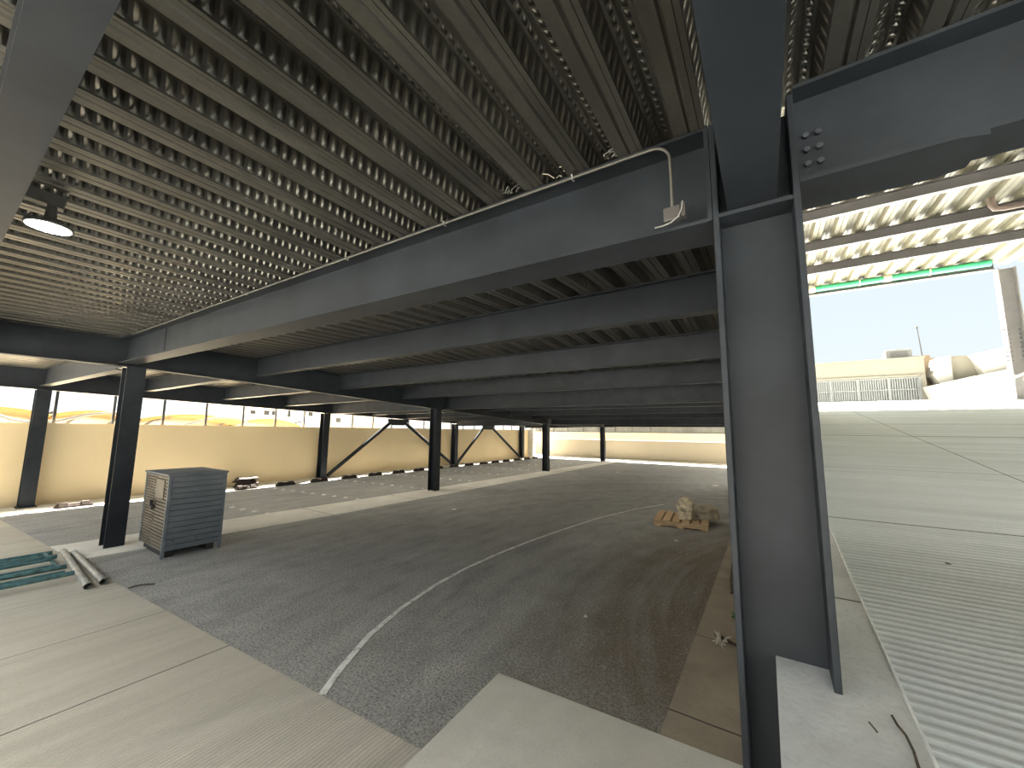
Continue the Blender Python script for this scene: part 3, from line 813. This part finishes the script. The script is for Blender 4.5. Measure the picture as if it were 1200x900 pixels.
# pole and leaning board by the bolted column
o = MB().tube([(3.60,12.35,ramp_z(12.35)+.02),(4.85,12.5,3.05)], .022, 10).build('leaning_pole', M['white'], origin=(3.6,12.35,2.35))
tag(o, 'thin pale pole leaning from the ramp floor against the bolted column', 'pole', None, 'thing')
t = empty('leaning_board', (4.95,12.2,ramp_z(12.2)), 'cream board leaning beside the bolted column at the ramp top', 'board')
m = MB(); m.extrude([(4.50,12.25,2.75),(4.78,12.25,4.0),(5.6,12.35,4.1),(5.5,12.35,2.62)], (0,.05,0)); m.build('panel', M['building_white'], t)
MB().bar((4.52,12.2,2.70),(5.5,12.3,2.58),.06,.05).build('batten', M['building'], t)
MB().box((4.66,12.30,ramp_z(12.3)),(4.74,12.36,2.70)).build('leg', M['roof_steel'], t)
MB().box((5.2,12.30,ramp_z(12.3)),(5.28,12.36,2.62)).build('leg', M['roof_steel'], t)

# ------------------------------------------------------------------ building behind the ramp
BZ = ramp_z(13)
t = empty('sand_building', (4, 25, BZ), 'low sand coloured building with a grey louvred gate beyond the ramp', 'building')
MB().box((.3,25.2,BZ),(6.35,34,5.17)).box((.3,25.12,5.17),(6.38,34,5.24)).build('wall', M['building'], t)
MB().box((6.35,26.3,BZ),(9.6,34,5.30)).build('wall', M['building_tan'], t)
MB().box((.3,25.08,4.30),(6.30,25.2,4.40)).build('lintel', M['building'], t)
MB().box((6.14,25.05,BZ),(6.32,25.2,4.34)).build('jamb', M['building'], t)
g = MB()
gx0, gx1, gz0, gz1 = .4, 6.12, BZ, 4.29
k = 0; x = gx0
while x < gx1:
    g.box((x, 25.08, gz0), (x+.055, 25.13, gz1)); x += .085
g = g.build('louvred_gate', M['gate'], t)
fr = MB()
xs = [6.10, 5.04, 3.92, 2.89, 1.8, .7]
for x in xs: fr.box((x-.045, 25.02, gz0), (x+.045, 25.09, gz1))
for z in (4.26, 3.72, 3.16, 2.6): fr.box((gx0, 25.03, z-.03), (gx1, 25.085, z+.03))
fr.build('gate_frame', M['gate'], g)
# stepped roof parapets at the right
MB().add([], []).extrude([(6.55,25.0,4.3),(6.75,25.0,5.12),(7.15,25.0,5.15),(7.15,25.0,4.0),(6.75,25.0,3.9)], (0,1.0,0)).build('parapet', M['building_white'], t)
MB().box((7.15,25.3,3.6),(8.0,26.2,5.12)).build('parapet', M['building'], t)
MB().add([], []).extrude([(7.75,24.8,5.14),(8.65,24.8,5.34),(8.65,24.8,4.0),(8.1,24.8,4.0)], (0,.9,0)).build('parapet', M['building_white'], t)
MB().box((8.65,24.9,3.8),(10.6,25.8,5.36)).build('parapet', M['building_tan'], t)
m = MB(); m.extrude([(6.40,24.2,BZ),(6.05,24.2,3.72),(7.4,24.2,4.08),(10.5,24.2,4.75),(10.5,24.2,BZ)], (0,.35,0))
o = m.build('ramp_parapet', M['building_white'], origin=(7.5,24.2,BZ)); tag(o, 'white sloping parapet wall rising right in front of the sand building', 'parapet wall', None, 'thing')
# rooftop unit, mast
t = empty('rooftop_unit', (5.8,26.8,5.24), 'grey box shaped cooling unit on the sand building roof', 'cooling unit')
MB().box((5.35,26.5,5.30),(6.30,27.2,5.86)).build('housing', M['gate'], t, bevel=.02)
MB().box((5.35,26.5,5.24),(5.45,27.2,5.30)).box((6.2,26.5,5.24),(6.3,27.2,5.30)).build('foot', M['roof_steel'], t)
MB().lathe((5.83,26.85,5.86), [(.28,0),(.28,.03),(.05,.04)], 20).build('fan_guard', M['roof_steel'], t)
m = MB()
for k in range(6): m.box((5.5,26.485,5.40+k*.065),(6.15,26.5,5.43+k*.065))
m.build('grille', M['roof_steel'], t)
t = empty('roof_mast', (6.75,27.0,5.24), 'thin dark mast standing on the sand building roof', 'mast')
MB().tube([(6.78,27,5.3),(6.70,27,6.95)], .022, 8).build('pole', M['post'], t)
MB().lathe((6.70,27,6.93), [(0,0),(.045,.02),(.045,.10),(0,.14)], 10).build('tip', M['black'], t)
MB().box((6.35,26.7,5.24),(6.95,27.3,5.50)).build('base_block', M['building_tan'], t)

# ------------------------------------------------------------------ shade sails and houses beyond the side wall
def sail(x, ya, yb, zlow, zhigh, label, depth=5):
    t = empty('shade_canopy', (x, (ya+yb)/2, -.06), label, 'canopy', 'orange shade canopies beyond the side wall')
    m = MB(); n = 12; vs = []
    for i in range(n+1):
        s = i/n; y = ya+(yb-ya)*s
        z = zlow + (zhigh-zlow)*(1-(2*s-1)**2)
        vs += [(x, y, z), (x-depth, y, z-.5), (x-depth, y, z-.56), (x, y, z-.10)]
    fs = []
    for i in range(n):
        for k in range(4): fs.append((i*4+k, i*4+(k+1) % 4, i*4+4+(k+1) % 4, i*4+4+k))
    m.add(vs, fs, True); m.build('fabric', M['orange'], t)
    for y in (ya+.5, yb-.5):
        MB().tube([(x-2.5,y,-.06),(x-2.5,y,1.0),(x-2.2,y+.05,1.6),(x-1.2,y+.25,zhigh-.35),(x-.1,y+.6,zhigh-.15)], .06, 10).build('arm', M['frame_grey'], t)
sail(-24, .2, 2.9, 2.05, 2.30, 'orange shade canopy beyond side wall, leftmost, left of the first wall column')
sail(-24, 3.0, 5.3, 2.10, 2.28, 'orange shade canopy seen between the wall column and cabinet column')
sail(-24, 5.6, 9.7, 1.98, 2.26, 'orange shade canopy seen above the wall right of cabinet column')
sail(-26, 10.0, 14.0, 1.8, 2.20, 'orange shade canopy in front of the pale houses')
def arcpole(pts, label):
    o = MB().tube(pts, .05, 10).build('canopy_arm', M['frame_grey'], origin=pts[0]); tag(o, label, 'canopy arm', 'curved grey canopy arms beyond the side wall', 'thing')
arcpole([(-22,1.4,1.98),(-22,1.75,1.80),(-22,2.1,1.72),(-22,2.7,1.72),(-22,3.1,1.86),(-22,3.6,2.05),(-22,4.1,2.12),(-22,4.5,2.12)], 'curved grey canopy arm beyond the wall by the left wall column')
arcpole([(-22,6.6,1.70),(-22,7.3,1.92),(-22,7.8,2.05),(-22,8.3,2.08),(-22,8.8,2.06),(-22,9.2,1.75)], 'curved grey canopy arm beyond the wall right of the cabinet column')
def house(x, ya, yb, z1, wins, label, mat='pale_wall'):
    t = empty('house', (x, (ya+yb)/2, -.06), label, 'building', 'pale houses beyond the side wall')
    MB().box((x-8,ya,-.06),(x,yb,z1)).build('wall', M[mat], t)
    MB().box((x-8.1,ya-.1,z1),(x+.1,yb+.1,z1+.15)).build('parapet', M[mat], t)
    for (y, z, w, h) in wins:
        MB().box((x-.02,y-w/2,z-h/2),(x+.03,y+w/2,z+h/2)).build('window', M['glass_dark'], t)
house(-40, 16.2, 24.5, 4.6, [(17.0,3.05,.45,.35),(18.2,3.05,.5,.45),(18.9,3.05,.45,.45),(20.3,3.1,.3,.8),(17.6,2.1,.6,.35),(22.5,3.1,.5,.5)], 'pale house with small dark windows seen just left of second wall column')
house(-42, 25.0, 34.0, 5.2, [(26.6,4.2,.9,.5),(28,4.2,.6,.5),(30.5,4.0,1.2,.3),(27,2.6,.6,.5)], 'pale house with windows seen just right of second wall column', 'building_white')

# ------------------------------------------------------------------ light
EL, AZ = math.radians(50), math.radians(26)
S = V((-math.sin(AZ)*math.cos(EL), math.cos(AZ)*math.cos(EL), math.sin(EL)))
sd = bpy.data.lights.new('sun', 'SUN'); sd.energy = 44.0; sd.angle = math.radians(.6); sd.color = (1, .93, .80)
so = bpy.data.objects.new('sun', sd); so.rotation_euler = S.to_track_quat('Z', 'Y').to_euler(); col.objects.link(so)
w = bpy.data.worlds.new('sky'); scn.world = w; w.use_nodes = True
nt = w.node_tree; bg = nt.nodes['Background']
tc = nt.nodes.new('ShaderNodeTexCoord'); sx = nt.nodes.new('ShaderNodeSeparateXYZ'); nt.links.new(tc.outputs['Generated'], sx.inputs[0])
cr = nt.nodes.new('ShaderNodeValToRGB'); nt.links.new(sx.outputs[2], cr.inputs[0])
e = cr.color_ramp.elements
while len(e) < 5: e.new(.5)
for k, (p, c) in enumerate(((0, (.35,.375,.37)), (.10, (.335,.37,.38)), (.36, (.305,.352,.378)), (.65, (1.0,1.02,1.0)), (1, (2.0,1.95,1.80)))):
    e[k].position = p; e[k].color = (*c, 1)
wx = nt.nodes.new('ShaderNodeMapRange'); wx.inputs[1].default_value = .1; wx.inputs[2].default_value = -.8; wx.inputs[3].default_value = 1; wx.inputs[4].default_value = 1.5
nt.links.new(sx.outputs[0], wx.inputs[0])
vm = nt.nodes.new('ShaderNodeVectorMath'); vm.operation = 'SCALE'; nt.links.new(cr.outputs[0], vm.inputs[0]); nt.links.new(wx.outputs[0], vm.inputs['Scale'])
nt.links.new(vm.outputs[0], bg.inputs[0]); bg.inputs[1].default_value = 1.0

# ------------------------------------------------------------------ camera
R = ((0.83770644,-0.05648237,-0.54319211),(0.54601031,0.10662828,0.83096519),(0.01098476,-0.99269338,0.12016315))
cam = bpy.data.cameras.new('camera'); cam.sensor_width = 36; cam.lens = 452/1200*36; cam.clip_start = .02; cam.clip_end = 400
co = bpy.data.objects.new('camera', cam); col.objects.link(co)
mw = Matrix.Identity(4)
right = V((R[0][0], R[1][0], R[2][0])); down = V((R[0][1], R[1][1], R[2][1])); fwd = V((R[0][2], R[1][2], R[2][2]))
for i in range(3):
    mw[i][0] = right[i]; mw[i][1] = -down[i]; mw[i][2] = -fwd[i]
mw[0][3], mw[1][3], mw[2][3] = 0, 0, 1.6
co.matrix_world = mw
scn.camera = co
vs = scn.view_settings
vs.view_transform = 'Standard'; vs.look = 'None'; vs.gamma = 1; vs.use_curve_mapping = False; vs.exposure = 1.4
